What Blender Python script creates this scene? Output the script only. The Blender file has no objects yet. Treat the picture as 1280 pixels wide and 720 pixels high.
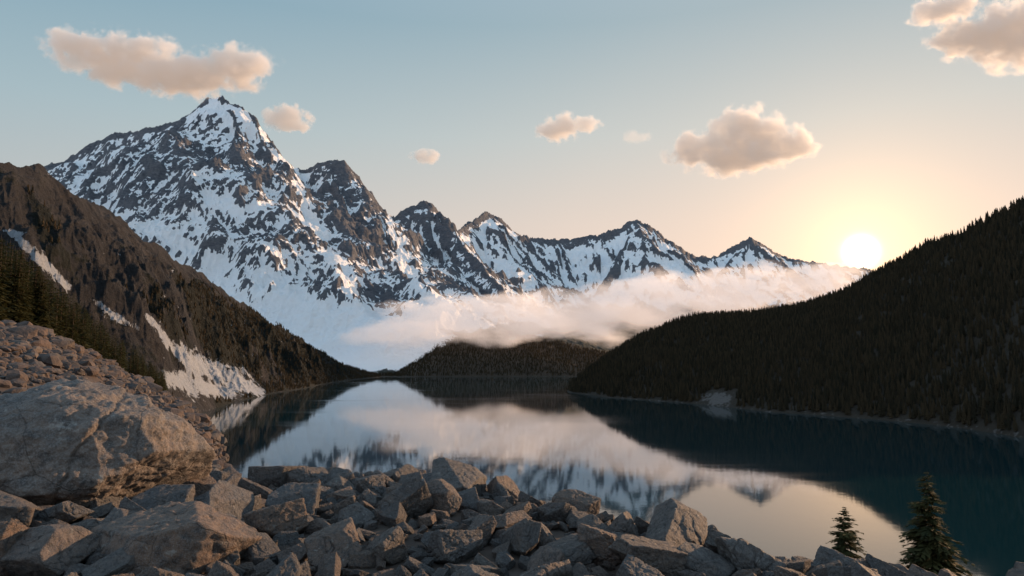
import bpy, bmesh, math, numpy as np
from mathutils import Vector, Matrix, Euler
rng = np.random.default_rng(7)
CAMZ = 60.0
F = 24/36*1280
P = math.atan(95/F)
CP, SP = math.cos(P), math.sin(P)

def sight(px, py, Y):
    u=(px-640)/F; v=(360-py)/F
    f=CP-v*SP; up=SP+v*CP
    return (u/f*Y, Y, CAMZ+up/f*Y)
def project(X,Y,Z):
    Zr=Z-CAMZ
    f=Y*CP+Zr*SP; up=-Y*SP+Zr*CP
    return 640+F*X/f, 360-F*up/f

# ------------------------------------------------------------ noise
_perm = np.random.default_rng(3).permutation(256); _perm=np.concatenate([_perm,_perm,_perm])
_ga=np.random.default_rng(4).uniform(0,2*np.pi,256); _gx,_gy=np.cos(_ga),np.sin(_ga)
def pn2(x,y,seed=0):
    x=x+seed*17.37; y=y+seed*31.91
    xi=np.floor(x).astype(np.int64); yi=np.floor(y).astype(np.int64)
    xf=x-xi; yf=y-yi
    u=xf*xf*xf*(xf*(xf*6-15)+10); v=yf*yf*yf*(yf*(yf*6-15)+10)
    xi&=255; yi&=255
    def g(ix,iy,dx,dy):
        h=_perm[_perm[ix]+iy]&255
        return _gx[h]*dx+_gy[h]*dy
    a=g(xi,yi,xf,yf); b=g(xi+1,yi,xf-1,yf)
    c=g(xi,yi+1,xf,yf-1); d=g(xi+1,yi+1,xf-1,yf-1)
    return ((a+u*(b-a))*(1-v)+(c+u*(d-c))*v)*1.5
def fbm2(x,y,o=5,seed=0,g=.5):
    s=0;a=1;t=0
    for i in range(o):
        s=s+a*pn2(x*2**i,y*2**i,seed+i); t+=a; a*=g
    return s/t
def rid2(x,y,o=5,seed=0,g=.5):
    s=0;a=1;t=0;w=1
    for i in range(o):
        n=1-np.abs(pn2(x*2.03**i,y*2.03**i,seed+i)); n=n*n
        s=s+a*n*w; t+=a; w=np.clip(n*1.6,0,1); a*=g
    return s/t
_r3=np.random.default_rng(9).normal(size=(256,3)); _r3/=np.linalg.norm(_r3,axis=1)[:,None]
def pn3(p,seed=0):
    p=p+seed*np.array([13.7,7.3,21.1])
    i=np.floor(p).astype(np.int64); f=p-i
    w=f*f*f*(f*(f*6-15)+10); i&=255
    out=0
    for dx in (0,1):
        for dy in (0,1):
            for dz in (0,1):
                h=_perm[_perm[_perm[i[:,0]+dx]+i[:,1]+dy]+i[:,2]+dz]&255
                g=_r3[h]
                d=g[:,0]*(f[:,0]-dx)+g[:,1]*(f[:,1]-dy)+g[:,2]*(f[:,2]-dz)
                ww=(w[:,0] if dx else 1-w[:,0])*(w[:,1] if dy else 1-w[:,1])*(w[:,2] if dz else 1-w[:,2])
                out=out+d*ww
    return out*1.5
def fbm3(p,o=4,seed=0,g=.5):
    s=0;a=1
    for k in range(o):
        s=s+a*pn3(p*2**k,seed+k); a*=g
    return s
def sstep(a,b,x):
    t=np.clip((x-a)/(b-a),0,1); return t*t*(3-2*t)

# ------------------------------------------------------------ mesh helpers
def mk_mesh(name, V, Fc, flat=False, attrs=None):
    V=np.ascontiguousarray(V,dtype=np.float32); Fc=np.ascontiguousarray(Fc,dtype=np.int32)
    me=bpy.data.meshes.new(name)
    n,k=Fc.shape
    me.vertices.add(len(V)); me.loops.add(n*k); me.polygons.add(n)
    me.vertices.foreach_set("co",V.ravel())
    me.polygons.foreach_set("loop_start",np.arange(0,n*k,k,dtype=np.int32))
    me.loops.foreach_set("vertex_index",Fc.ravel())
    me.update(calc_edges=True)
    if attrs:
        for an,av in attrs.items():
            at=me.attributes.new(an,'FLOAT','POINT'); at.data.foreach_set("value",np.ascontiguousarray(av,dtype=np.float32).ravel())
    if flat: me.shade_flat()
    else: me.shade_smooth()
    return me
def mk_obj(name, me, mat=None, parent=None):
    ob=bpy.data.objects.new(name,me); bpy.context.scene.collection.objects.link(ob)
    if mat is not None and len(me.materials)==0: me.materials.append(mat)
    if parent: ob.parent=parent
    return ob
def empty(name,loc=(0,0,0)):
    e=bpy.data.objects.new(name,None); bpy.context.scene.collection.objects.link(e); e.location=loc; e.empty_display_size=.1
    return e
def grid_faces(nr,nc,wrap=False):
    i=np.arange(nr-1)[:,None]; j=np.arange(nc if wrap else nc-1)[None,:]
    j2=(j+1)%nc
    a=i*nc+j; b=i*nc+j2; c=(i+1)*nc+j2; d=(i+1)*nc+j
    return np.stack([a,b,c,d],-1).reshape(-1,4)

# ------------------------------------------------------------ materials
class NT:
    def __init__(s,tree): s.t=tree; s.n=tree.nodes; s.l=tree.links
    def node(s,ty,**kw):
        nd=s.n.new(ty)
        for k,v in kw.items(): setattr(nd,k,v)
        return nd
    def set(s,sock,v):
        if isinstance(v,bpy.types.NodeSocket): s.l.new(v,sock)
        else: sock.default_value=v
    def math(s,op,a,b=0.0,clamp=False):
        nd=s.n.new('ShaderNodeMath'); nd.operation=op; nd.use_clamp=clamp
        s.set(nd.inputs[0],a); s.set(nd.inputs[1],b); return nd.outputs[0]
    def mix(s,f,a,b,bt='MIX'):
        nd=s.n.new('ShaderNodeMix'); nd.data_type='RGBA'; nd.blend_type=bt
        s.set(nd.inputs[0],f); s.set(nd.inputs[6],a); s.set(nd.inputs[7],b); return nd.outputs[2]
    def noise(s,vec,scale,detail=5,rough=.55,dist=0):
        nd=s.n.new('ShaderNodeTexNoise'); nd.inputs['Scale'].default_value=scale; nd.inputs['Detail'].default_value=detail
        nd.inputs['Roughness'].default_value=rough; nd.inputs['Distortion'].default_value=dist
        s.l.new(vec,nd.inputs['Vector']); return nd.outputs[0]
    def ramp(s,f,stops):
        nd=s.n.new('ShaderNodeValToRGB'); s.l.new(f,nd.inputs[0]); e=nd.color_ramp.elements
        while len(e)<len(stops): e.new(.5)
        for el,(p,c) in zip(e,stops):
            el.position=p; el.color=(c[0],c[1],c[2],1) if hasattr(c,'__len__') else (c,c,c,1)
        return nd.outputs[0]
    def bump(s,h,strength,dist,normal=None):
        nd=s.n.new('ShaderNodeBump'); s.l.new(h,nd.inputs['Height']); nd.inputs['Strength'].default_value=strength; nd.inputs['Distance'].default_value=dist
        if normal: s.l.new(normal,nd.inputs['Normal'])
        return nd.outputs[0]
def new_mat(name):
    m=bpy.data.materials.new(name); m.use_nodes=True; t=NT(m.node_tree); t.n.clear()
    out=t.node('ShaderNodeOutputMaterial')
    return m,t,out
def principled(t,out,color,rough,normal=None,spec=.3):
    b=t.node('ShaderNodeBsdfPrincipled'); t.set(b.inputs['Base Color'],color); t.set(b.inputs['Roughness'],rough)
    b.inputs['Specular IOR Level'].default_value=spec
    if normal: t.l.new(normal,b.inputs['Normal'])
    t.l.new(b.outputs[0],out.inputs[0]); return b
def C(r,g,b): return (r,g,b,1)

def mat_rock():
    m,t,out=new_mat('granite'); tc=t.node('ShaderNodeTexCoord'); oi=t.node('ShaderNodeObjectInfo')
    r=oi.outputs['Random']
    off=t.node('ShaderNodeVectorMath',operation='ADD'); t.l.new(tc.outputs['Object'],off.inputs[0])
    cb=t.node('ShaderNodeCombineXYZ'); t.set(cb.inputs[0],t.math('MULTIPLY',r,37.0)); t.set(cb.inputs[1],t.math('MULTIPLY',r,91.0)); t.l.new(cb.outputs[0],off.inputs[1])
    v=off.outputs[0]
    base=t.ramp(r,[(0,(.095,.10,.11)),(.2,(.13,.13,.135)),(.38,(.19,.125,.09)),(.5,(.15,.13,.118)),(.66,(.07,.072,.078)),(.8,(.22,.14,.10)),(.92,(.13,.132,.14)),(1,(.17,.16,.15))])
    n1=t.noise(v,1.6,6,.6); n2=t.noise(v,7,6,.65); n3=t.noise(v,60,3,.7)
    c=t.mix(t.ramp(n1,[(.45,0),(.72,.8)]),base,C(.19,.14,.11))
    c=t.mix(t.ramp(n2,[(.42,0),(.66,.9)]),c,C(.045,.047,.052))
    c=t.mix(t.math('MULTIPLY',t.ramp(n3,[(.45,0),(.62,1)]),.45),c,C(.26,.255,.25))
    lich=t.noise(v,3.2,8,.75)
    c=t.mix(t.ramp(lich,[(.57,0),(.64,.8)]),c,C(.026,.026,.028))
    l2=t.noise(v,4.7,8,.7)
    c=t.mix(t.ramp(l2,[(.60,0),(.67,.7)]),c,C(.32,.315,.30))
    h=t.math('ADD',t.math('MULTIPLY',t.noise(v,3,10,.7),1.0),t.math('MULTIPLY',n3,.08))
    vo=t.node('ShaderNodeTexVoronoi',feature='DISTANCE_TO_EDGE'); vo.inputs['Scale'].default_value=1.3
    wv=t.node('ShaderNodeVectorMath',operation='ADD'); t.l.new(v,wv.inputs[0])
    nn=t.node('ShaderNodeTexNoise'); nn.inputs['Scale'].default_value=1.2; nn.inputs['Detail'].default_value=7; t.l.new(v,nn.inputs['Vector'])
    ns=t.node('ShaderNodeVectorMath',operation='SCALE'); t.l.new(nn.outputs['Color'],ns.inputs[0]); ns.inputs['Scale'].default_value=.5
    t.l.new(ns.outputs[0],wv.inputs[1]); t.l.new(wv.outputs[0],vo.inputs['Vector'])
    crack=t.ramp(vo.outputs[0],[(0,0),(.012,1)])
    c=t.mix(t.math('MULTIPLY',t.math('SUBTRACT',1.0,crack),.5),c,C(.025,.022,.022))
    h=t.math('ADD',h,t.math('MULTIPLY',crack,.08))
    principled(t,out,c,.75,t.bump(h,1.0,.18),spec=.4)
    return m
def mat_rubble():
    m,t,out=new_mat('rubble'); tc=t.node('ShaderNodeTexCoord'); at=t.node('ShaderNodeAttribute',attribute_name='tint')
    base=t.ramp(at.outputs['Fac'],[(0,(.055,.052,.055)),(.3,(.10,.08,.072)),(.6,(.12,.087,.073)),(.85,(.08,.078,.08)),(1,(.16,.13,.11))])
    n=t.noise(tc.outputs['Object'],3,6,.65)
    c=t.mix(t.ramp(n,[(.35,0),(.7,.7)]),base,C(.036,.033,.033))
    principled(t,out,c,.9,t.bump(n,.8,.15)); return m
def mat_ground():
    m,t,out=new_mat('gravel_ground'); tc=t.node('ShaderNodeTexCoord'); v=tc.outputs['Object']
    vo=t.node('ShaderNodeTexVoronoi'); vo.inputs['Scale'].default_value=3.5; t.l.new(v,vo.inputs['Vector'])
    n=t.noise(v,.6,8,.6)
    c=t.mix(n,C(.025,.022,.02),C(.075,.055,.046))
    c=t.mix(t.math('MULTIPLY',vo.outputs['Distance'],.8,True),C(.085,.065,.055),c)
    principled(t,out,c,.95,t.bump(vo.outputs['Distance'],-.8,.25)); return m
def mat_mountain():
    m,t,out=new_mat('snow_rock'); tc=t.node('ShaderNodeTexCoord'); v=tc.outputs['Object']
    at=t.node('ShaderNodeAttribute',attribute_name='snow'); fo=t.node('ShaderNodeAttribute',attribute_name='forest')
    mp=t.node('ShaderNodeMapping'); t.l.new(v,mp.inputs[0]); mp.inputs['Scale'].default_value=(1,.8,1.9); mp.inputs['Rotation'].default_value=(0,math.radians(16),0)
    n=t.noise(mp.outputs[0],.009,12,.73); n2=t.noise(mp.outputs[0],.004,6,.6); n4=t.noise(mp.outputs[0],.035,6,.7)
    f=t.math('ADD',at.outputs['Fac'],t.math('MULTIPLY',t.math('SUBTRACT',n,.5),1.35))
    mask=t.ramp(f,[(.43,0),(.55,1)])
    rock=t.mix(t.ramp(n2,[(.35,0),(.65,1)]),C(.05,.062,.085),C(.095,.102,.122))  # aerial haze is painted into the rock as a bluish albedo
    rock=t.mix(t.ramp(n4,[(.4,0),(.65,.8)]),rock,C(.16,.165,.18))
    snow=t.mix(n2,C(.84,.89,.95),C(.94,.95,.96))
    c=t.mix(mask,rock,snow)
    ff=t.math('ADD',fo.outputs['Fac'],t.math('MULTIPLY',t.math('SUBTRACT',n,.5),1.6))
    c=t.mix(t.ramp(ff,[(.45,0),(.55,1)]),c,C(.02,.026,.022))
    h=t.noise(mp.outputs[0],.009,12,.72)
    principled(t,out,c,.8,t.bump(h,.75,50)); return m
def mat_lefthill():
    m,t,out=new_mat('dark_cliff'); tc=t.node('ShaderNodeTexCoord'); v=tc.outputs['Object']
    at=t.node('ShaderNodeAttribute',attribute_name='snow'); av=t.node('ShaderNodeAttribute',attribute_name='veg')
    n=t.noise(v,.03,10,.72); n2=t.noise(v,.008,6,.6); n3=t.noise(v,.12,7,.75)
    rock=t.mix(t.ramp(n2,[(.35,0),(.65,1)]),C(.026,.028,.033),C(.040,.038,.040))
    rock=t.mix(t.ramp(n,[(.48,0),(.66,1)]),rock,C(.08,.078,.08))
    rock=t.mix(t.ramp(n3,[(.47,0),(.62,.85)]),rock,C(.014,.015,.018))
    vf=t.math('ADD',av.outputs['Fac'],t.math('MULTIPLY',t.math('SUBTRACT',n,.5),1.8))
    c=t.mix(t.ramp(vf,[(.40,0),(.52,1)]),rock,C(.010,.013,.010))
    f=t.math('ADD',at.outputs['Fac'],t.math('MULTIPLY',t.math('SUBTRACT',t.noise(v,.05,9,.75),.5),3.4))
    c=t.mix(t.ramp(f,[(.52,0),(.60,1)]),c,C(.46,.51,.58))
    h=t.noise(v,.03,11,.75)
    principled(t,out,c,.9,t.bump(h,1.0,26)); return m
def mat_forestfloor():
    m,t,out=new_mat('forest_floor'); tc=t.node('ShaderNodeTexCoord'); v=tc.outputs['Object']
    at=t.node('ShaderNodeAttribute',attribute_name='scree')
    n=t.noise(v,.05,8,.65)
    c=t.mix(n,C(.018,.016,.012),C(.05,.036,.025))  # lighter brown is warmed to stand for haze over the right hill
    f=t.math('ADD',at.outputs['Fac'],t.math('MULTIPLY',t.math('SUBTRACT',t.noise(v,.12,6,.7),.5),1.6))
    c=t.mix(t.ramp(f,[(.48,0),(.58,1)]),c,t.mix(t.noise(v,.5,5,.7),C(.04,.035,.033),C(.17,.15,.14)))
    principled(t,out,c,.95,t.bump(n,.7,6)); return m
def mat_foliage(name,a,b):
    m,t,out=new_mat(name); tc=t.node('ShaderNodeTexCoord'); at=t.node('ShaderNodeAttribute',attribute_name='tint')
    n=t.noise(tc.outputs['Object'],.8,2,.6)
    f=t.math('ADD',t.math('MULTIPLY',at.outputs['Fac'],.7),t.math('MULTIPLY',n,.3))
    c=t.mix(f,a,b)
    b=principled(t,out,c,.8,spec=.15)
    tr=t.node('ShaderNodeBsdfTranslucent'); t.l.new(c,tr.inputs[0])
    mx=t.node('ShaderNodeMixShader'); mx.inputs[0].default_value=.3; t.l.new(b.outputs[0],mx.inputs[1]); t.l.new(tr.outputs[0],mx.inputs[2]); t.l.new(mx.outputs[0],out.inputs[0])
    return m
def mat_bark():
    m,t,out=new_mat('bark'); tc=t.node('ShaderNodeTexCoord'); n=t.noise(tc.outputs['Object'],6,6,.7)
    principled(t,out,t.mix(n,C(.04,.03,.022),C(.13,.095,.07)),.9,t.bump(n,.6,.03)); return m
def mat_water():
    m,t,out=new_mat('lake_water'); tc=t.node('ShaderNodeTexCoord'); v=tc.outputs['Object']
    mp=t.node('ShaderNodeMapping'); t.l.new(v,mp.inputs[0]); mp.inputs['Scale'].default_value=(.3,1,1)
    big=t.noise(mp.outputs[0],.006,6,.62,.8)
    fine=t.noise(v,.5,4,.6); fine2=t.noise(v,.09,3,.5)
    patch=t.ramp(big,[(.50,0),(.66,1)])
    rough=t.math('ADD',.032,t.math('MULTIPLY',patch,.06))
    h=t.math('ADD',t.math('MULTIPLY',fine,.4),t.math('MULTIPLY',fine2,.9))
    nb=t.bump(h,.04,.35)
    b=principled(t,out,C(.003,.024,.031),rough,nb,spec=.5)
    b.inputs['IOR'].default_value=1.58
    return m

# ------------------------------------------------------------ radial hills
def build_profile(crest,shore):
    cu=[];cy=[];cz=[]
    for (px,py,Y) in crest:
        X,_,Z=sight(px,py,Y); cu.append(X/Y);cy.append(Y);cz.append(Z)
    su=[];sy=[]
    for (px,py) in shore:
        X,_,Z=sight(px,py,1.0); sl=(Z-CAMZ); su.append(X); sy.append(CAMZ/(-sl))
    return [np.array(a) for a in (cu,cy,cz,su,sy)]
class Hill:
    def __init__(s,crest,shore,amp,wl,seed,prof=1.0,crestn=.25,zoff=0,ridged=False,back=.55):
        s.cu,s.cy,s.cz,s.su,s.sy=build_profile(crest,shore)
        s.amp,s.wl,s.seed,s.prof,s.crestn,s.zoff,s.ridged,s.back=amp,wl,seed,prof,crestn,zoff,ridged,back
    def curves(s,u):
        return np.interp(u,s.su,s.sy),np.interp(u,s.cu,s.cy),np.interp(u,s.cu,s.cz)+s.zoff
    def pos(s,u,t):
        ys,yc,zc=s.curves(u); yc=np.maximum(yc,ys+15); zc=np.maximum(zc,-7)
        Y=ys+t*(yc-ys); X=u*Y
        tt=np.clip(t,0,1)
        z=zc*(tt**s.prof)
        z=np.where(t>1, zc-(t-1)*(yc-ys)*s.back, z)
        z=np.where(t<0, t*(yc-ys)*.3-.3, z)
        z=np.where(zc<0,np.minimum(z,-4),z)
        if s.ridged: n=(rid2(X/s.wl,Y/s.wl,7,s.seed,.55)-.45)*2+fbm2(X/40,Y/40,4,s.seed+9,.6)*.35
        else: n=fbm2(X/s.wl,Y/s.wl,6,s.seed)*1.6
        w=np.clip(t*3,0,1)*(s.crestn+(1-s.crestn)*np.clip(np.abs(1-t)*2.2,0,1))*np.clip(zc/80,.02,1)
        return X,Y,np.maximum(z+n*s.amp*w,-8)
    def mesh(s,name,nu,nt,u0,u1,t0=-.08,t1=1.7,attrf=None,mat=None):
        u=np.linspace(u0,u1,nu)[None,:]+np.zeros((nt,1)); t=np.linspace(t0,t1,nt)[:,None]+np.zeros((1,nu))
        X,Y,Z=s.pos(u,t)
        A=attrf(u,t,X,Y,Z) if attrf else None
        me=mk_mesh(name,np.stack([X,Y,Z],-1).reshape(-1,3),grid_faces(nt,nu),attrs=A)
        return mk_obj(name,me,mat)

right=Hill([(560,500,1600),(702,500,1600),(712,482,1600),(750,452,1650),(800,421,1700),(850,401,1700),(880,394,1650),(950,391,1600),(1000,384,1550),(1050,368,1500),(1090,344,1400),(1130,324,1300),(1160,305,1220),(1200,293,1150),(1240,273,1100),(1280,254,1050),(1320,252,1030),(1370,300,1020),(1440,345,1000),(1700,370,900)],  # beyond the right frame edge the crest is lowered so sunlight passes
           [(560,490),(705,490),(760,497),(870,505),(960,515),(1100,525),(1200,535),(1280,548),(1400,565),(1700,620)],26,240,11,prof=.95,crestn=.14)
left=Hill([(-500,60,700),(-250,95,700),(-100,140,750),(0,193,820),(50,215,900),(100,245,1050),(150,275,1250),(200,310,1450),(250,345,1700),(300,378,2000),(350,410,2300),(400,440,2700),(450,463,3200),(480,470,3400)],
          [(-500,760),(-250,680),(0,610),(200,545),(265,512),(320,497),(380,486),(430,476.5),(480,471.2)],62,230,23,prof=1.12,crestn=.24,ridged=True)
mid=Hill([(440,469,3700),(495,466,3700),(520,445,3750),(545,426,3800),(600,416,3850),(650,416,3850),(690,424,3850),(730,436,3800),(790,445,3800),(900,450,3800)],
         [(440,471),(505,471),(600,470.6),(700,470.6),(900,470.6)],14,300,31,prof=.9,crestn=.2)

def scree_attr(u,t,X,Y,Z):
    px,py=project(X,Y,Z)
    d=np.hypot((px-897)/30,(py-499)/15)
    shore=np.where((t>-.02)&(t<.012),.38,0)
    return {'scree':np.maximum(np.clip(.95-d*.8,0,1),shore)}
def seg_d(px,py,pts):
    d=np.full(px.shape,1e9)
    for (x0,y0,w0),(x1,y1,w1) in zip(pts[:-1],pts[1:]):
        dx,dy=x1-x0,y1-y0; k=np.clip(((px-x0)*dx+(py-y0)*dy)/(dx*dx+dy*dy),0,1)
        d=np.minimum(d,np.hypot(px-x0-k*dx,py-y0-k*dy)/(w0+(w1-w0)*k))
    return d
def left_attr(u,t,X,Y,Z):
    px,py=project(X,Y,Z)
    d=seg_d(px,py,[(12,288,3),(45,318,6),(85,360,5)])
    for pl in ([(112,372,2),(140,392,4),(172,412,2)],[(182,393,2),(215,430,6),(245,455,13),(300,478,12),(325,490,5)],[(205,470,6),(240,480,13),(290,492,6)],[(280,345,1.2),(330,385,1.6)]):
        d=np.minimum(d,seg_d(px,py,pl))
    snow=np.clip(1.1-d*.55,0,1)*(t<1)
    veg=np.clip(sstep(210,330,px)*.6 + fbm2(X/160,Y/160,5,5)*1.3+.32,0,1)
    veg*=1-.85*np.exp(-(((px-270)/60)**2+((py-475)/22)**2))
    veg*=sstep(1.05,.8,t)*.7+.3
    return {'snow':snow,'veg':veg}

M_floor=mat_forestfloor()
right.mesh('forested_hill',900,260,-.02,1.25,attrf=scree_attr,mat=M_floor)
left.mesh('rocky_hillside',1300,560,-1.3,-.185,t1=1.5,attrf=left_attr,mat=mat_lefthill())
mid.mesh('far_wooded_hill',400,90,-.24,.32,t1=1.6,mat=M_floor)

# ------------------------------------------------------------ snowy range
def snowy_range():
    nu=1500
    yy=np.concatenate([np.linspace(3300,7000,700,endpoint=False),np.linspace(7000,11200,290,endpoint=False),np.linspace(11200,13500,50)]); ny=len(yy)
    u=np.linspace(-1.12,.72,nu)[None,:]+np.zeros((ny,1))
    Y=yy[:,None]+np.zeros((1,nu))
    X=u*Y
    wx=X+fbm2(X/600,Y/600,6,41,.6)*90; wy=Y+fbm2(X/600,Y/600,6,47,.6)*90
    R=[]
    def dist(Y0): return float(np.interp(Y0,[3480,4700,6500,9000],[3500,6300,8500,11300]))
    def line(pts,steep,kind=0):
        w=[sight(p[0],p[1],dist(p[2])) for p in pts]
        for a,b in zip(w[:-1],w[1:]): R.append((a,b,steep,kind))
    line([(-500,300,4700),(-200,250,4700),(20,228,4650),(60,206,4600),(75,203,4600),(100,188,4600),(140,166,4600),(200,158,4600),(235,143,4600),(256,122,4600),(272,119,4600),(300,135,4600),(318,149,4600),(335,175,4620),(370,214,4680),(385,207,4700),(410,199,4700),(430,204,4720),(450,225,4800),(470,250,4850),(488,274,4900),(505,262,5050),(520,251,5150),(538,252,5200),(555,272,5400),(568,291,5600),(585,280,6200),(607,263,6500),(625,272,6600),(645,293,6800),(665,297,6900),(700,299,7000),(750,293,7100),(795,275,7200),(815,284,7300),(840,303,7400),(870,320,7600),(895,320,7800),(935,297,8000),(965,314,8200),(1000,325,8500),(1040,331,8500),(1100,338,8800),(1300,340,9000)],1.15)
    line([(268,128,4600),(290,215,4350),(345,310,4050),(400,385,3800),(450,445,3600)],1.3,1)
    line([(190,165,4600),(200,240,4300),(240,310,4050),(330,420,3700)],1.3,1)
    line([(90,196,4600),(110,260,4300),(160,330,4000)],1.4,1)
    line([(410,210,4700),(440,290,4350),(480,350,4100),(510,400,3900),(530,440,3700)],1.3,1)
    line([(440,220,4750),(490,300,4450),(530,375,4150)],1.5,1)
    line([(535,258,5200),(575,300,4850),(622,355,4500),(660,400,4200)],1.3,1)
    line([(520,260,5150),(530,320,4750),(560,385,4400)],1.4,1)
    line([(607,272,6500),(640,320,6100),(690,370,5700)],1.2,1)
    line([(700,300,7000),(710,340,6500)],1.2,1)
    line([(795,282,7200),(770,325,6700),(740,375,6200)],1.2,1)
    line([(820,292,7300),(850,340,6800)],1.2,1)
    line([(935,304,8000),(905,335,7500),(880,360,7000)],1.2,1)
    line([(965,316,8200),(1000,345,7600)],1.2,1)
    line([(330,205,7900),(400,232,7900),(450,250,7900),(500,287,7900),(560,302,7950),(600,290,8000),(650,308,8200),(700,312,8400),(760,304,8500)],1.2)  # unseen back ridge, added to cast shade on the lower main face
    best=np.full(X.shape,-1e9); bd=np.zeros(X.shape); bt=np.zeros(X.shape); acc=0
    for (a,b,st,kind) in R:
        dx,dy=b[0]-a[0],b[1]-a[1]; L=math.hypot(dx,dy)
        k=np.clip(((wx-a[0])*dx+(wy-a[1])*dy)/(L*L),0,1)
        d=np.hypot(wx-a[0]-k*dx,wy-a[1]-k*dy)
        h=a[2]+(b[2]-a[2])*k-st*d/(1+d/4500)-(65 if kind==0 else 35)*(1-np.exp(-d/60))
        s=h>best
        best=np.where(s,h,best); bd=np.where(s,d,bd); bt=np.where(s,acc+k*L,bt); acc+=L
    rough=np.clip(bd/280,.04,1)
    D0=np.maximum(Y-3490,0)
    cap=8+(Y-3490)*(.66+.18*fbm2(X/800,Y/2500,3,121))+D0*D0*.00022+(rid2(X/420,Y/1500,6,123,.55)-.5)*np.clip(D0*.25,0,190)
    kk=60.0
    h0=-kk*np.logaddexp(-best/kk,-cap/kk)
    capf=sstep(-150,150,best-cap)
    g1=rid2(X/560,Y/560,9,51,.55)-.5
    g2=rid2(bt/260,bd/2000,6,61,.55)-.5
    amp=np.clip((h0-40)/500,.03,1)
    h=h0+amp*(rough*(g1*250+g2*240*(1-capf))+fbm2(X/120,Y/120,5,71,.65)*28+(rid2(X/170,Y/170,5,75,.6)-.4)*42)
    band=np.sin((h+X*.22+fbm2(X/500,Y/500,4,81)*190)/50)
    h=h+band*10*np.clip(bd/160,0,1)*amp
    base=30+fbm2(X/500,Y/500,4,91)*25+(Y-3480)*.11
    base=np.minimum(base,(Y-3480)*.5)
    h=np.maximum(h,np.maximum(base,-8))
    dU=u[0,1]-u[0,0]
    hy=np.gradient(h,axis=0)/np.gradient(Y,axis=0); hu=np.gradient(h,axis=1)/(dU*Y)
    hx=hu; hyy=hy-hu*u
    tan=np.hypot(hx,hyy)
    def blur(a,n):
        for _ in range(n):
            a=(np.roll(a,1,0)+np.roll(a,-1,0)+a*2)/4; a=(np.roll(a,1,1)+np.roll(a,-1,1)+a*2)/4
        return a
    c1=blur(h,8)-h; c2=blur(h,120)-h
    tb=blur(tan,4)
    streak=fbm2(bt/120,bd/1300,5,97,.55)*(1-capf)+fbm2(X/130,Y/1300,5,98,.55)*capf
    px,py=project(X,Y,h)
    qx=px+fbm2(X/150,Y/150,4,111)*16; qy=py+fbm2(X/150,Y/150,4,112)*16
    mval=-np.clip(tb,0,2.5)*.8+np.clip(c1/9,-.5,.5)+np.clip(c2/45,-1.0,1.0)+band*.2+fbm2(X/700,Y/700,4,95)*.9+streak*.9
    mval+=sstep(2300,2600,h)*1.2+capf*.35*sstep(1300,300,h)+sstep(7600,8300,Y)*.35
    for (cx,cy,rx,ry,a) in [(425,250,28,42,.8),(455,300,30,50,.75),(470,368,30,16,1.1),(545,300,28,35,.6),(590,340,30,25,.6),(215,195,80,14,.5),(170,235,60,22,.35),(320,215,26,36,.7),(310,300,55,34,.55),(350,350,30,26,.3)]:
        mval-=a*np.exp(-(((qx-cx)/rx)**2+((qy-cy)/ry)**2)**1.5)
    dd=np.full(px.shape,1e9)
    for pl in ([(372,216,4),(385,260,7),(410,310,8),(440,360,10),(480,430,24)],[(488,275,4),(505,320,7),(530,370,10),(560,400,14)],[(330,345,12),(390,400,22),(440,440,26),(480,455,22)],[(300,140,5),(330,178,6),(368,212,5)],[(140,262,8),(200,290,9),(270,325,10)],[(235,215,6),(270,250,8),(330,262,5)],[(570,293,4),(610,325,9),(660,350,12)],[(235,150,6),(265,132,8),(290,160,5)]):
        dd=np.minimum(dd,seg_d(qx,qy,pl))
    mval+=1.2*np.clip(1.5-dd,0,1)
    sel=(Y<10000)&(h>300)&(hyy>0)
    thr=np.percentile(mval[sel],22)
    snow=np.clip(.5+(mval-thr)*.75,0,1)
    forest=sstep(330,140,h-(Y-3480)*.11+fbm2(X/200,Y/200,4,99)*120)*.95*sstep(500,620,px)+sstep(60,10,h)*.6
    me=mk_mesh('snowy_mountain_range',np.stack([X,Y,h],-1).reshape(-1,3),grid_faces(ny,nu),attrs={'snow':snow,'forest':np.clip(forest,0,1)})
    mk_obj('snowy_mountain_range',me,mat_mountain())
snowy_range()

# ------------------------------------------------------------ water
def lake():
    V=[(-6000,-400,0),(6000,-400,0),(6000,4400,0),(-6000,4400,0)]
    me=mk_mesh('lake',np.array(V),np.array([[0,1,2,3]])); mk_obj('lake',me,mat_water())
lake()

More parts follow.
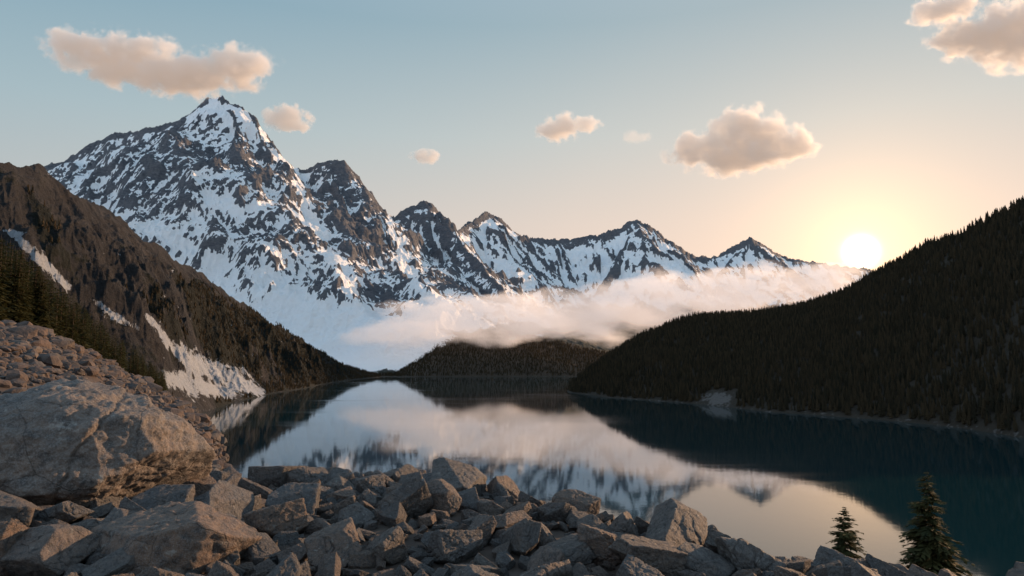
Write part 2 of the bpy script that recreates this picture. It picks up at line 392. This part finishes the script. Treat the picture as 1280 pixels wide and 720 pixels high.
# ------------------------------------------------------------ near ground
GC=[(-900,200,60),(-300,330,60),(-60,388,70),(0,402,75),(60,416,85),(120,444,100),(180,476,120),(230,503,140),(258,525,155),(272,545,160),(290,620,165)]
gt=[];gr=[];gz=[]
for (px,py,Y) in GC:
    X,_,Z=sight(px,py,Y); gt.append(math.atan2(X,Y)); gr.append(math.hypot(X,Y)); gz.append(Z-.4)
gt=np.array(gt);gr=np.array(gr);gz=np.array(gz)
def fallz(s,x):
    s=np.maximum(s,0); k=.26+.05*sstep(10,25,x)
    return k*np.minimum(s,60)+.75*np.maximum(s-60,0)+.12*np.minimum(s,3)
def ground(x,y,fine=True):
    x=np.asarray(x,float); y=np.asarray(y,float)
    th=np.arctan2(x,y); r=np.hypot(x,y)
    c=9.0+2.0*np.exp(-((x+1.5)/3.6)**2)
    s=.55*x+.84*y-c
    z=57.5-fallz(s,x)
    rc=np.interp(th,gt,gr); zc=np.interp(th,gt,gz)
    k=np.clip((r-14)/(rc-14),0,1)
    hill=57.5+(zc-57.5)*k
    hill=np.where(r>rc,zc-.12*np.minimum(r-rc,90)-.7*np.maximum(r-rc-90,0),hill)
    hill=np.where(th>gt[-1]-.005,-50,hill)
    hill=np.where((th<-1.6),57.5,hill)
    z=np.where(r>14,np.maximum(z,hill),z)
    if fine:
        z=z+fbm2(x/7,y/7,4,101)*.35*np.clip(r/12,.3,2)+fbm2(x/1.2,y/1.2,4,103)*.12
    return np.maximum(z,-6)
def near_ground():
    na,nr=1100,420
    a=np.linspace(-math.pi,math.pi,na,endpoint=False)[None,:]+np.zeros((nr,1))
    r=(.4*(420/.4)**np.linspace(0,1,nr))[:,None]+np.zeros((1,na))
    x=r*np.sin(a); y=r*np.cos(a); z=ground(x,y)
    me=mk_mesh('rocky_ground',np.stack([x,y,z],-1).reshape(-1,3),grid_faces(nr,na,True)[:,::-1]); mk_obj('rocky_ground',me,mat_ground())
near_ground()

# ------------------------------------------------------------ rocks
def ico(k):
    bm=bmesh.new(); bmesh.ops.create_icosphere(bm,subdivisions=k,radius=1)
    V=np.array([v.co[:] for v in bm.verts]); Fc=np.array([[v.index for v in f.verts] for f in bm.faces]); bm.free()
    return V/np.linalg.norm(V,axis=1)[:,None],Fc
def rock_r(D,seed,npl=13,q=26):
    g=np.random.default_rng(seed)
    N=g.normal(size=(npl,3)); N/=np.linalg.norm(N,axis=1)[:,None]
    d=g.uniform(.55,.95,npl)
    N=np.vstack([N,np.eye(3),-np.eye(3)]); d=np.concatenate([d,g.uniform(.8,1,6)])
    s=(np.maximum(D@N.T/d,1e-3)**q).sum(1)
    return s**(-1/q)
I6=ico(6); I7=ico(7); I2=ico(2)
M_rock=mat_rock()
def finish_rock(name,D,V,Fc,seed,amp):
    n=.05*fbm3(V*1.5,3,seed)+.035*(1-np.abs(fbm3(V*3.2,4,seed+5)))-.05*np.clip(1-np.abs(fbm3(V*1.6,3,seed+15))*9,0,1)+.018*fbm3(V*12,3,seed+9)
    V=V+D*(n*amp)[:,None]
    me=mk_mesh(name,V,Fc); me.materials.append(M_rock); return me
def rock_mesh(name,I,seed,scale=(1,1,1),npl=13,q=26,amp=1.0):
    D,Fc=I; V=D*rock_r(D,seed,npl,q)[:,None]*np.array(scale)
    return finish_rock(name,D,V,Fc,seed,amp)
pg=np.random.default_rng(5)
protos=[rock_mesh('rock_shape_%d'%i,I6,100+i,(1,pg.uniform(.6,.95),pg.uniform(.45,.8)),npl=int(pg.integers(6,14)),q=pg.uniform(40,90),amp=pg.uniform(.6,1.1)) for i in range(16)]
pile=empty('rock_pile')
placed=[]
def add_rock(x,y,r,sink=.3,rot=None,proto=None,z=None):
    me=protos[int(pg.integers(16))] if proto is None else protos[proto]
    o=mk_obj('rock',me,parent=pile)
    zz=float(ground(x,y)) if z is None else z
    o.location=(x,y,zz+r*sink); k=r*pg.uniform(.9,1.15); o.scale=(k*pg.uniform(.85,1.2),k*pg.uniform(.85,1.2),k*pg.uniform(.8,1.1))
    o.rotation_euler=rot if rot is not None else (pg.uniform(-.6,.6),pg.uniform(-.6,.6),pg.uniform(0,6.28))
    placed.append((x,y,r))
def boulder_mesh():
    D,Fc=I7
    PL=[((-.28,-.25,.95),.84),((.35,-.1,.93),.80),((.93,-.15,.30),.88),((.80,-.30,-.55),.74),((-.95,-.1,.2),1.15),((-.5,-.6,.6),.94),((.15,-.95,.25),.78),((-.35,-.9,-.15),.84),((.6,-.75,.2),.80),((0,.9,.3),.85),((.5,.7,.5),.9),((-.6,.6,.4),.95),((0,0,-1),.75),((.3,-.7,-.7),.83),((.7,.1,.7),.88),((-.8,-.5,-.3),1.05),((-.75,-.1,.66),.94),((.1,-.75,.66),.80)]
    N=np.array([p[0] for p in PL]); N/=np.linalg.norm(N,axis=1)[:,None]; d=np.array([p[1] for p in PL])
    q=60; r=((np.maximum(D@N.T/d,1e-3)**q).sum(1))**(-1/q)
    V=D*r[:,None]*np.array([1.06,.85,.66])
    n=.035*fbm3(V*1.3,3,778)+.035*(1-np.abs(fbm3(V*2.6,5,783)))+.03*fbm3(V*6,5,790,.6)
    for nn_,off,dep in (((.75,.2,-.35),.18,.028),((-.4,.5,.75),.1,.02),((.9,-.1,.4),-.42,.02)):
        pl=V@(np.array(nn_)/np.linalg.norm(nn_))-off+.09*fbm3(V*2,4,800)
        n-=dep*np.exp(-(pl/.014)**2)+np.where(pl>0,.015,0)
    V=V+D*n[:,None]
    me=mk_mesh('boulder',V,Fc); me.materials.append(M_rock); return me
bx,by,bz=sight(86,562,12.2)
b=mk_obj('boulder',boulder_mesh())
b.location=(bx,by,bz-.05); b.scale=(1.92,1.92,1.92); b.rotation_euler=(.05,.0,.1)
placed.append((bx,by,1.6)); placed.append((bx-1,by,1.5))
for (px,py,hw,Y) in [(222,682,72,9.0),(-5,690,38,8.2),(575,618,38,13.0),(275,640,42,10.6),(505,648,40,11.2),(420,698,50,8.8),(560,690,34,9.2),(845,672,46,9.6),(935,700,58,8.6),(345,655,34,10.2),(55,700,58,8.3),(430,602,30,14),(350,602,30,14.2),(650,680,30,9.4),(700,650,32,11),(1075,716,34,9),(150,655,34,9.8),(680,700,36,8.6),(760,690,36,9),(15,640,34,10),(70,640,30,10.3),(320,612,28,13),(480,604,26,14),(610,645,26,11.6)]:
    X,_,Z=sight(px,py,Y); r=hw/F*Y
    add_rock(X,Y,r,.25,z=max(float(ground(X,Y)),Z-.45*r))
sizes=np.sort(np.concatenate([pg.uniform(.30,.52,150),pg.uniform(.16,.30,900),pg.uniform(.07,.16,4200)]))[::-1]
for r in sizes:
    for _ in range(3):
        th=pg.uniform(-1.0,.95); rr=math.sqrt(pg.uniform(4.2**2,20**2))
        x=rr*math.sin(th); y=rr*math.cos(th)
        if .55*x+.84*y>15.5: continue
        A=np.array(placed); d=np.hypot(A[:,0]-x,A[:,1]-y)
        if (d<.62*(A[:,2]+r)).any(): continue
        add_rock(x,y,r,pg.uniform(.15,.55)); break
def rubble():
    g=np.random.default_rng(12); n=17000
    th=g.uniform(-1.0,gt[-2]+.01,n); rc=np.interp(th,gt,gr)
    r=14+(rc+8-14)*np.sqrt(g.uniform(0,1,n))
    x=r*np.sin(th); y=r*np.cos(th); z=ground(x,y)
    sc=g.gamma(1.6,.13,n)+.07; sc=np.clip(sc,.08,1.2)*np.clip(r/60,.5,1.3)
    shapes=[I2[0]*rock_r(I2[0],300+i,9,40)[:,None]*np.array([1,g.uniform(.6,.9),g.uniform(.45,.75)]) for i in range(20)]
    Vs=[];Fs=[];T=[];off=0
    sh=g.integers(0,20,n)
    for k in range(20):
        idx=np.where(sh==k)[0]
        a=g.uniform(0,6.28,len(idx)); b_=g.uniform(-.6,.6,len(idx))
        S=shapes[k]
        p=S[None]*sc[idx][:,None,None]
        y1=p[...,1]*np.cos(b_)[:,None]-p[...,2]*np.sin(b_)[:,None]; z1=p[...,1]*np.sin(b_)[:,None]+p[...,2]*np.cos(b_)[:,None]
        x2=p[...,0]*np.cos(a)[:,None]-y1*np.sin(a)[:,None]; y2=p[...,0]*np.sin(a)[:,None]+y1*np.cos(a)[:,None]
        V=np.stack([x2+x[idx][:,None],y2+y[idx][:,None],z1+z[idx][:,None]+sc[idx][:,None]*.2],-1)
        nv=S.shape[0]
        Fs.append((I2[1][None]+(np.arange(len(idx))*nv)[:,None,None]+off).reshape(-1,3)); off+=len(idx)*nv
        Vs.append(V.reshape(-1,3)); T.append(np.repeat(g.uniform(0,1,len(idx)),nv))
    me=mk_mesh('scree_rubble',np.vstack(Vs),np.vstack(Fs),flat=True,attrs={'tint':np.concatenate(T)})
    mk_obj('scree_rubble',me,mat_rubble())
rubble()

# ------------------------------------------------------------ trees
M_fol=mat_foliage('spruce_needles',C(.018,.028,.014),C(.08,.075,.028)); M_bark=mat_bark()
M_far=mat_foliage('forest_needles',C(.016,.018,.012),C(.08,.055,.03))  # warm brown end of the tint imitates haze over the right hill
def cone_tree(layers,pts,seed):
    g=np.random.default_rng(seed); V=[];Fc=[]
    V+= [(.012,0,0),(-.006,.01,0),(-.006,-.01,0),(0,0,.9)]; Fc+=[(0,1,3),(1,2,3),(2,0,3)]
    for i in range(layers):
        f=i/layers; z0=.08+.86*f; R=.17*(1-f)**.85*g.uniform(.8,1.15)+.012
        top=min(z0+.86/layers*1.9,1.0); c=len(V); ox,oy=g.uniform(-.01,.01,2)
        V.append((ox,oy,top)); m=pts*2; ph=g.uniform(0,6)
        for j in range(m):
            a=ph+2*math.pi*j/m; rr=R*(g.uniform(.85,1.25) if j%2==0 else g.uniform(.4,.6))
            V.append((ox+rr*math.cos(a),oy+rr*math.sin(a),z0-(.03 if j%2==0 else -.01)+g.uniform(-.012,.012)))
        for j in range(m): Fc.append((c,c+1+j,c+1+(j+1)%m))
    return np.array(V),np.array(Fc)
def forest(name,P3,H,templates,mat,seed=0):
    g=np.random.default_rng(seed); n=len(P3); k=g.integers(0,len(templates),n); Vs=[];Fs=[];T=[];off=0
    for i,(TV,TF) in enumerate(templates):
        idx=np.where(k==i)[0]
        if len(idx)==0: continue
        a=g.uniform(0,6.28,len(idx)); w=g.uniform(.8,1.3,len(idx))
        x=(TV[None,:,0]*np.cos(a)[:,None]-TV[None,:,1]*np.sin(a)[:,None])*(H[idx]*w)[:,None]
        y=(TV[None,:,0]*np.sin(a)[:,None]+TV[None,:,1]*np.cos(a)[:,None])*(H[idx]*w)[:,None]
        z=TV[None,:,2]*H[idx][:,None]-.4
        V=np.stack([x,y,z],-1)+P3[idx][:,None,:]
        nv=len(TV); Fs.append((TF[None]+(np.arange(len(idx))*nv)[:,None,None]+off).reshape(-1,3)); off+=nv*len(idx)
        Vs.append(V.reshape(-1,3)); T.append(np.repeat(g.uniform(0,1,len(idx)),nv))
    me=mk_mesh(name,np.vstack(Vs),np.vstack(Fs),flat=True,attrs={'tint':np.concatenate(T)})
    return mk_obj(name,me,mat)
LM=[cone_tree(8,5,i) for i in range(6)]; LF=[cone_tree(5,4,20+i) for i in range(5)]
def scatter_hill(hill,n,u0,u1,t0,t1,seed,accept=None):
    g=np.random.default_rng(seed); u=g.uniform(u0,u1,n); t=g.uniform(t0,t1,n)
    ys,yc,zc=hill.curves(u); w=(yc-ys)*(ys+t*(yc-ys)); keep=g.uniform(0,1,n)<w/np.percentile(w,97)
    u,t=u[keep],t[keep]; X,Y,Z=hill.pos(u,t)
    ok=Z>1.5
    if accept is not None: ok&=accept(u,t,X,Y,Z,g)
    return np.stack([X,Y,Z],-1)[ok]
def acc_right(u,t,X,Y,Z,g):
    px,py=project(X,Y,Z)
    return (np.hypot((px-897)/28,(py-499)/13)+fbm2(X/30,Y/30,3,7)*.8>1)
g=np.random.default_rng(77)
PR=scatter_hill(right,54000,.05,1.1,.008,1.06,5,acc_right)
HR=g.uniform(7,17,len(PR))*(1+.3*fbm2(PR[:,0]/120,PR[:,1]/120,3,9))
forest('conifer_forest',PR,HR,LM,M_far,1)
def acc_left(u,t,X,Y,Z,g):
    a=left_attr(u,t,X,Y,Z); px,py=project(X,Y,Z)
    return (a['veg']>.50-.2*sstep(300,380,px))&(a['snow']<.3)
PL=scatter_hill(left,44000,-.95,-.19,.01,1.0,6,acc_left)
forest('conifer_forest',PL,g.uniform(5,12,len(PL)),LF,M_far,2)
PMm=scatter_hill(mid,11000,-.2,.3,.01,1.03,8)
forest('conifer_forest',PMm,g.uniform(10,18,len(PMm)),LF,M_far,3)

def spruce(H,seed,levels,per,stations,spr,Rf=.19):
    g=np.random.default_rng(seed); tv=[];tf=[]
    ns=8; rings=10; r0=H*.014
    for i in range(rings+1):
        f=i/rings
        for j in range(ns):
            a=2*math.pi*j/ns; tv.append((r0*(1-f*.97)*math.cos(a)+.004*H*math.sin(f*7),r0*(1-f*.97)*math.sin(a),H*f*.99))
    for i in range(rings):
        for j in range(ns): tf.append((i*ns+j,i*ns+(j+1)%ns,(i+1)*ns+(j+1)%ns,(i+1)*ns+j))
    V=[];Fq=[];T=[]
    for l in range(levels):
        f=.05+.94*(l/levels)**.95
        nb=max(3,int(per*(1-.35*f)))
        for bi in range(nb):
            a=g.uniform(0,6.283); ff=min(f+g.uniform(-.012,.012),.995)
            L=H*Rf*((1-ff)**.82)*g.uniform(.55,1.22)+.02*H
            if g.uniform()<.08: L*=.45
            rise=.25 if ff>.7 else -.05
            dirx,diry=math.cos(a),math.sin(a); tint=g.uniform(0,1)
            def bp(s): return (dirx*L*s,diry*L*s,H*ff+L*(rise*s-.42*s*s+.12*s**3))
            w=.006*H*.5*(1-ff)+.004; p0=bp(0);p1=bp(.95); c=len(V)
            V+= [(p0[0]-diry*w,p0[1]+dirx*w,p0[2]),(p0[0]+diry*w,p0[1]-dirx*w,p0[2]),(p1[0],p1[1],p1[2])]; Fq.append((c,c+1,c+2)); T+=[0,0,0]
            for s_ in range(stations):
                s=(s_+.5+g.uniform(-.3,.3))/stations; p=bp(max(s,.04))
                for k in range(spr):
                    side=1 if k%2 else -1
                    ang=a+side*g.uniform(.35,1.1); ln=L*(.38*(1-s)+.13)*g.uniform(.6,1.3); dz=-g.uniform(.05,.55)*ln
                    ex,ey=p[0]+math.cos(ang)*ln,p[1]+math.sin(ang)*ln; ez=p[2]+dz
                    wd=ln*g.uniform(.12,.24); mx,my,mz=(p[0]*.5+ex*.5),(p[1]*.5+ey*.5),(p[2]*.5+ez*.5)
                    nx,ny=-math.sin(ang)*wd,math.cos(ang)*wd; tz=g.uniform(-.5,.5)*wd
                    c=len(V); V+=[p,(mx+nx,my+ny,mz+tz),(ex,ey,ez),(mx-nx,my-ny,mz-tz)]
                    Fq+=[(c,c+1,c+2),(c,c+2,c+3)]; T+=[tint,tint,min(1,tint+.3),tint]
    return (np.array(tv),np.array(tf)),(np.array(V),np.array(Fq),np.array(T))
def spruce_meshes(nm,*a,**k):
    tr,fo=spruce(*a,**k)
    m1=mk_mesh(nm+'_trunk',tr[0],tr[1]); m1.materials.append(M_bark)
    m2=mk_mesh(nm+'_foliage',fo[0],fo[1],flat=True,attrs={'tint':fo[2]}); m2.materials.append(M_fol)
    return m1,m2
def place_spruce(name,px,pytop,Y,seed,Rf,base_sink=.3):
    X,_,Z=sight(px,pytop,Y); gz_=float(ground(X,Y))-base_sink; H=Z-gz_
    m1,m2=spruce_meshes('spruce',H,seed,38,9,9,4,Rf=Rf)
    e=empty(name,(X,Y,gz_)); mk_obj('trunk',m1,parent=e); mk_obj('foliage',m2,parent=e)
place_spruce('spruce_tree',1158,586,38,1,.30)
place_spruce('spruce_tree',1054,630,58,2,.36)
grove=empty('spruce_grove')
GM=[spruce_meshes('grove%d'%i,1.0,50+i,26,8,4,4,Rf=.18+.02*i) for i in range(4)]
g=np.random.default_rng(31)
for i in range(330):
    px=g.uniform(-60,206); Y0=np.interp(px,[-60,0,60,120,180,210],[78,83,94,110,132,150]); Y=Y0+g.uniform(0,1)**1.3*60
    top=np.interp(px,[-60,0,30,60,100,150,200],[265,294,308,342,380,422,462])+abs(g.normal(0,1))*14*np.interp(px,[0,200],[1.7,.5])-4
    X,_,Z=sight(px,top,Y); gz_=float(ground(X,Y))-.3; H=Z-gz_
    if H<1.6: continue
    m1,m2=GM[int(g.integers(4))]
    for nm,mm in (('trunk',m1),('foliage',m2)):
        o=mk_obj(nm,mm,parent=grove); o.location=(X,Y,gz_); o.scale=(H,H,H); o.rotation_euler=(0,0,i*1.7)

# ------------------------------------------------------------ clouds
def cloud(name,lumps,dens,nscale,emis,ecol,namp=1.2,depth=1.0,aniso=.35,gain=3.6,bias=.05,stretch=(1,1,1),step=1.0):
    L=[]
    for (px,py,Y,rx,rz) in lumps:
        c=np.array(sight(px,py,Y)); L.append((c,np.array([rx/F*Y,max(rx*.6,rz)/F*Y*depth,rz/F*Y])))
    lo=np.min([c-r*1.35 for c,r in L],0); hi=np.max([c+r*1.35 for c,r in L],0); ce=(lo+hi)/2; hs=(hi-lo)/2
    bm=bmesh.new(); bmesh.ops.create_cube(bm,size=2)
    for v in bm.verts: v.co=Vector([v.co[i]*hs[i] for i in range(3)])
    me=bpy.data.meshes.new(name); bm.to_mesh(me); bm.free()
    m,t,out=new_mat(name+'_vapour'); tc=t.node('ShaderNodeTexCoord'); v=tc.outputs['Object']
    f=None
    for c,r in L:
        a=t.node('ShaderNodeVectorMath',operation='SUBTRACT'); t.l.new(v,a.inputs[0]); a.inputs[1].default_value=tuple(c-ce)
        d=t.node('ShaderNodeVectorMath',operation='DIVIDE'); t.l.new(a.outputs[0],d.inputs[0]); d.inputs[1].default_value=tuple(r)
        ln=t.node('ShaderNodeVectorMath',operation='LENGTH'); t.l.new(d.outputs[0],ln.inputs[0])
        x=t.math('SUBTRACT',1.0,ln.outputs['Value'])
        f=x if f is None else t.math('MAXIMUM',f,x)
    mp=t.node('ShaderNodeMapping'); t.l.new(v,mp.inputs[0]); mp.inputs['Scale'].default_value=stretch; mp.inputs['Location'].default_value=(ce[0]*.37,ce[1]*.11,ce[2])
    n=t.noise(mp.outputs[0],nscale,6,.62)
    x=t.math('ADD',f,t.math('MULTIPLY',t.math('SUBTRACT',n,.5),namp*2))
    x=t.math('MULTIPLY',t.math('SUBTRACT',x,bias),gain,True)
    edge=t.math('MULTIPLY',t.math('ADD',f,.34),6.0,True)
    de=t.math('MULTIPLY',t.math('MULTIPLY',x,edge),dens)
    sc=t.node('ShaderNodeVolumeScatter'); sc.inputs['Color'].default_value=(.98,.98,.98,1); sc.inputs['Anisotropy'].default_value=aniso; t.l.new(de,sc.inputs['Density'])
    em=t.node('ShaderNodeEmission'); em.inputs[0].default_value=ecol; t.l.new(t.math('MULTIPLY',de,emis),em.inputs[1])  # added glow in place of multiple scattering; the vapour is no light source
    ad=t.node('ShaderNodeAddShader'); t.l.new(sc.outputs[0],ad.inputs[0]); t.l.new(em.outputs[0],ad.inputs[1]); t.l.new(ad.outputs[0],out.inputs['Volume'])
    m.cycles.volume_step_rate=step
    o=mk_obj(name,me,m); o.location=tuple(ce); return o
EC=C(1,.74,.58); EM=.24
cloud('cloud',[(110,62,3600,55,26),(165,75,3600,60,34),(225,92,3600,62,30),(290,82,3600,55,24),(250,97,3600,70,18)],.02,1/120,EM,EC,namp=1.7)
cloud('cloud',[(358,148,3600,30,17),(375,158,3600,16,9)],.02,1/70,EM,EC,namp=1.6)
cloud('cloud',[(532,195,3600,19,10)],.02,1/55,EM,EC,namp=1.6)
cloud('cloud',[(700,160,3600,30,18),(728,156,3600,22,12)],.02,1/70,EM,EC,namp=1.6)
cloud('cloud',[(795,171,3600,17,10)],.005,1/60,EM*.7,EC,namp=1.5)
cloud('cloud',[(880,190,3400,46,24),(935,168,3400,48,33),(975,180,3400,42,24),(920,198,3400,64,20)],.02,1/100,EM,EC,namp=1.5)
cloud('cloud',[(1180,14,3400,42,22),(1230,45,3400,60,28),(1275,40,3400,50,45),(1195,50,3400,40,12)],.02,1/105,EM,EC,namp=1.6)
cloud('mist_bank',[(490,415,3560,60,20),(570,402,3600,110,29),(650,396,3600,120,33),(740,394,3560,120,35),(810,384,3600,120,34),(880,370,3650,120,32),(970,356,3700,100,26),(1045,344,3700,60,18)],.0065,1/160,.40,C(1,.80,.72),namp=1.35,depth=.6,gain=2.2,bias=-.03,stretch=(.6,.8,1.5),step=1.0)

# ------------------------------------------------------------ light
sx,sy,sz=sight(1076,315,1.0); sd=Vector((sx,sy,sz-CAMZ)).normalized()
az=math.atan2(sd.x,sd.y); el=math.asin(sd.z)
la,le=math.radians(55),math.radians(12)
ld=Vector((math.sin(la)*math.cos(le),math.cos(la)*math.cos(le),math.sin(le)))
sun=bpy.data.lights.new('sun','SUN'); sun.energy=6.5; sun.angle=math.radians(.6); sun.color=(1,.60,.33)
so=bpy.data.objects.new('sun',sun); bpy.context.scene.collection.objects.link(so); so.rotation_euler=ld.to_track_quat('Z','Y').to_euler(); so.location=(200,400,600)

w=bpy.data.worlds.new('World'); bpy.context.scene.world=w; w.use_nodes=True; t=NT(w.node_tree); t.n.clear()
out=t.node('ShaderNodeOutputWorld'); bg=t.node('ShaderNodeBackground'); bg.inputs[1].default_value=1.0; t.l.new(bg.outputs[0],out.inputs[0])
tc=t.node('ShaderNodeTexCoord'); nv=t.node('ShaderNodeVectorMath',operation='NORMALIZE'); t.l.new(tc.outputs['Generated'],nv.inputs[0])
sep=t.node('ShaderNodeSeparateXYZ'); t.l.new(nv.outputs[0],sep.inputs[0])
grad=t.ramp(sep.outputs[2],[(0,(.82,.58,.46)),(.10,(.80,.62,.51)),(.20,(.70,.61,.54)),(.32,(.52,.57,.56)),(.46,(.32,.445,.50)),(.62,(.36,.48,.58)),(1,(.46,.57,.68))])
dot=t.node('ShaderNodeVectorMath',operation='DOT_PRODUCT'); t.l.new(nv.outputs[0],dot.inputs[0]); dot.inputs[1].default_value=tuple(sd)
ang=t.math('MULTIPLY',t.math('ARCCOSINE',t.math('MINIMUM',dot.outputs['Value'],1.0)),57.2958)
def glow(width,strength,col,power=1.0):
    a=t.math('DIVIDE',ang,width)
    if power!=1.0: a=t.math('POWER',a,power)
    e=t.math('MULTIPLY',t.math('EXPONENT',t.math('MULTIPLY',a,-1.0)),strength)
    nd=t.node('ShaderNodeVectorMath',operation='SCALE'); nd.inputs[0].default_value=col; t.l.new(e,nd.inputs['Scale']); return nd.outputs[0]
sky=t.node('ShaderNodeTexSky'); sky.sky_type='NISHITA'; sky.sun_disc=False; sky.sun_elevation=el; sky.sun_rotation=az; sky.altitude=1500
sk=t.node('ShaderNodeVectorMath',operation='SCALE'); t.l.new(sky.outputs[0],sk.inputs[0]); sk.inputs['Scale'].default_value=.006
def add(a,b):
    nd=t.node('ShaderNodeVectorMath',operation='ADD'); t.l.new(a,nd.inputs[0]); t.l.new(b,nd.inputs[1]); return nd.outputs[0]
blue=t.mix(t.math('MULTIPLY',t.math('SUBTRACT',ang,22.0),1/50.0,True),C(1,1,1),C(.66,.82,.93))
g2=t.mix(1.0,grad,blue,'MULTIPLY')
tot=add(g2,sk.outputs[0]); tot=add(tot,glow(17,.24,(1,.42,.10))); tot=add(tot,glow(3.8,1.0,(1,.58,.20))); tot=add(tot,glow(.7,18,(1,.80,.52),2.0))
bk=t.math('MULTIPLY',t.math('SUBTRACT',ang,85.0),1/60.0,True)
nd=t.node('ShaderNodeVectorMath',operation='SCALE'); nd.inputs[0].default_value=(.32,.34,.40); t.l.new(bk,nd.inputs['Scale']); tot=add(tot,nd.outputs[0])
t.l.new(tot,bg.inputs[0])

cam=bpy.data.cameras.new('camera'); cam.lens=24; cam.sensor_width=36; cam.clip_end=40000; cam.clip_start=.1
co=bpy.data.objects.new('camera',cam); bpy.context.scene.collection.objects.link(co); co.location=(0,0,CAMZ); co.rotation_euler=(math.pi/2+P,0,0)
sc=bpy.context.scene; sc.camera=co
sc.view_settings.view_transform='Standard'; sc.view_settings.look='None'; sc.view_settings.exposure=0; sc.view_settings.gamma=1
print('trees',len(PR),len(PL),len(PMm),'rocks',len(placed))
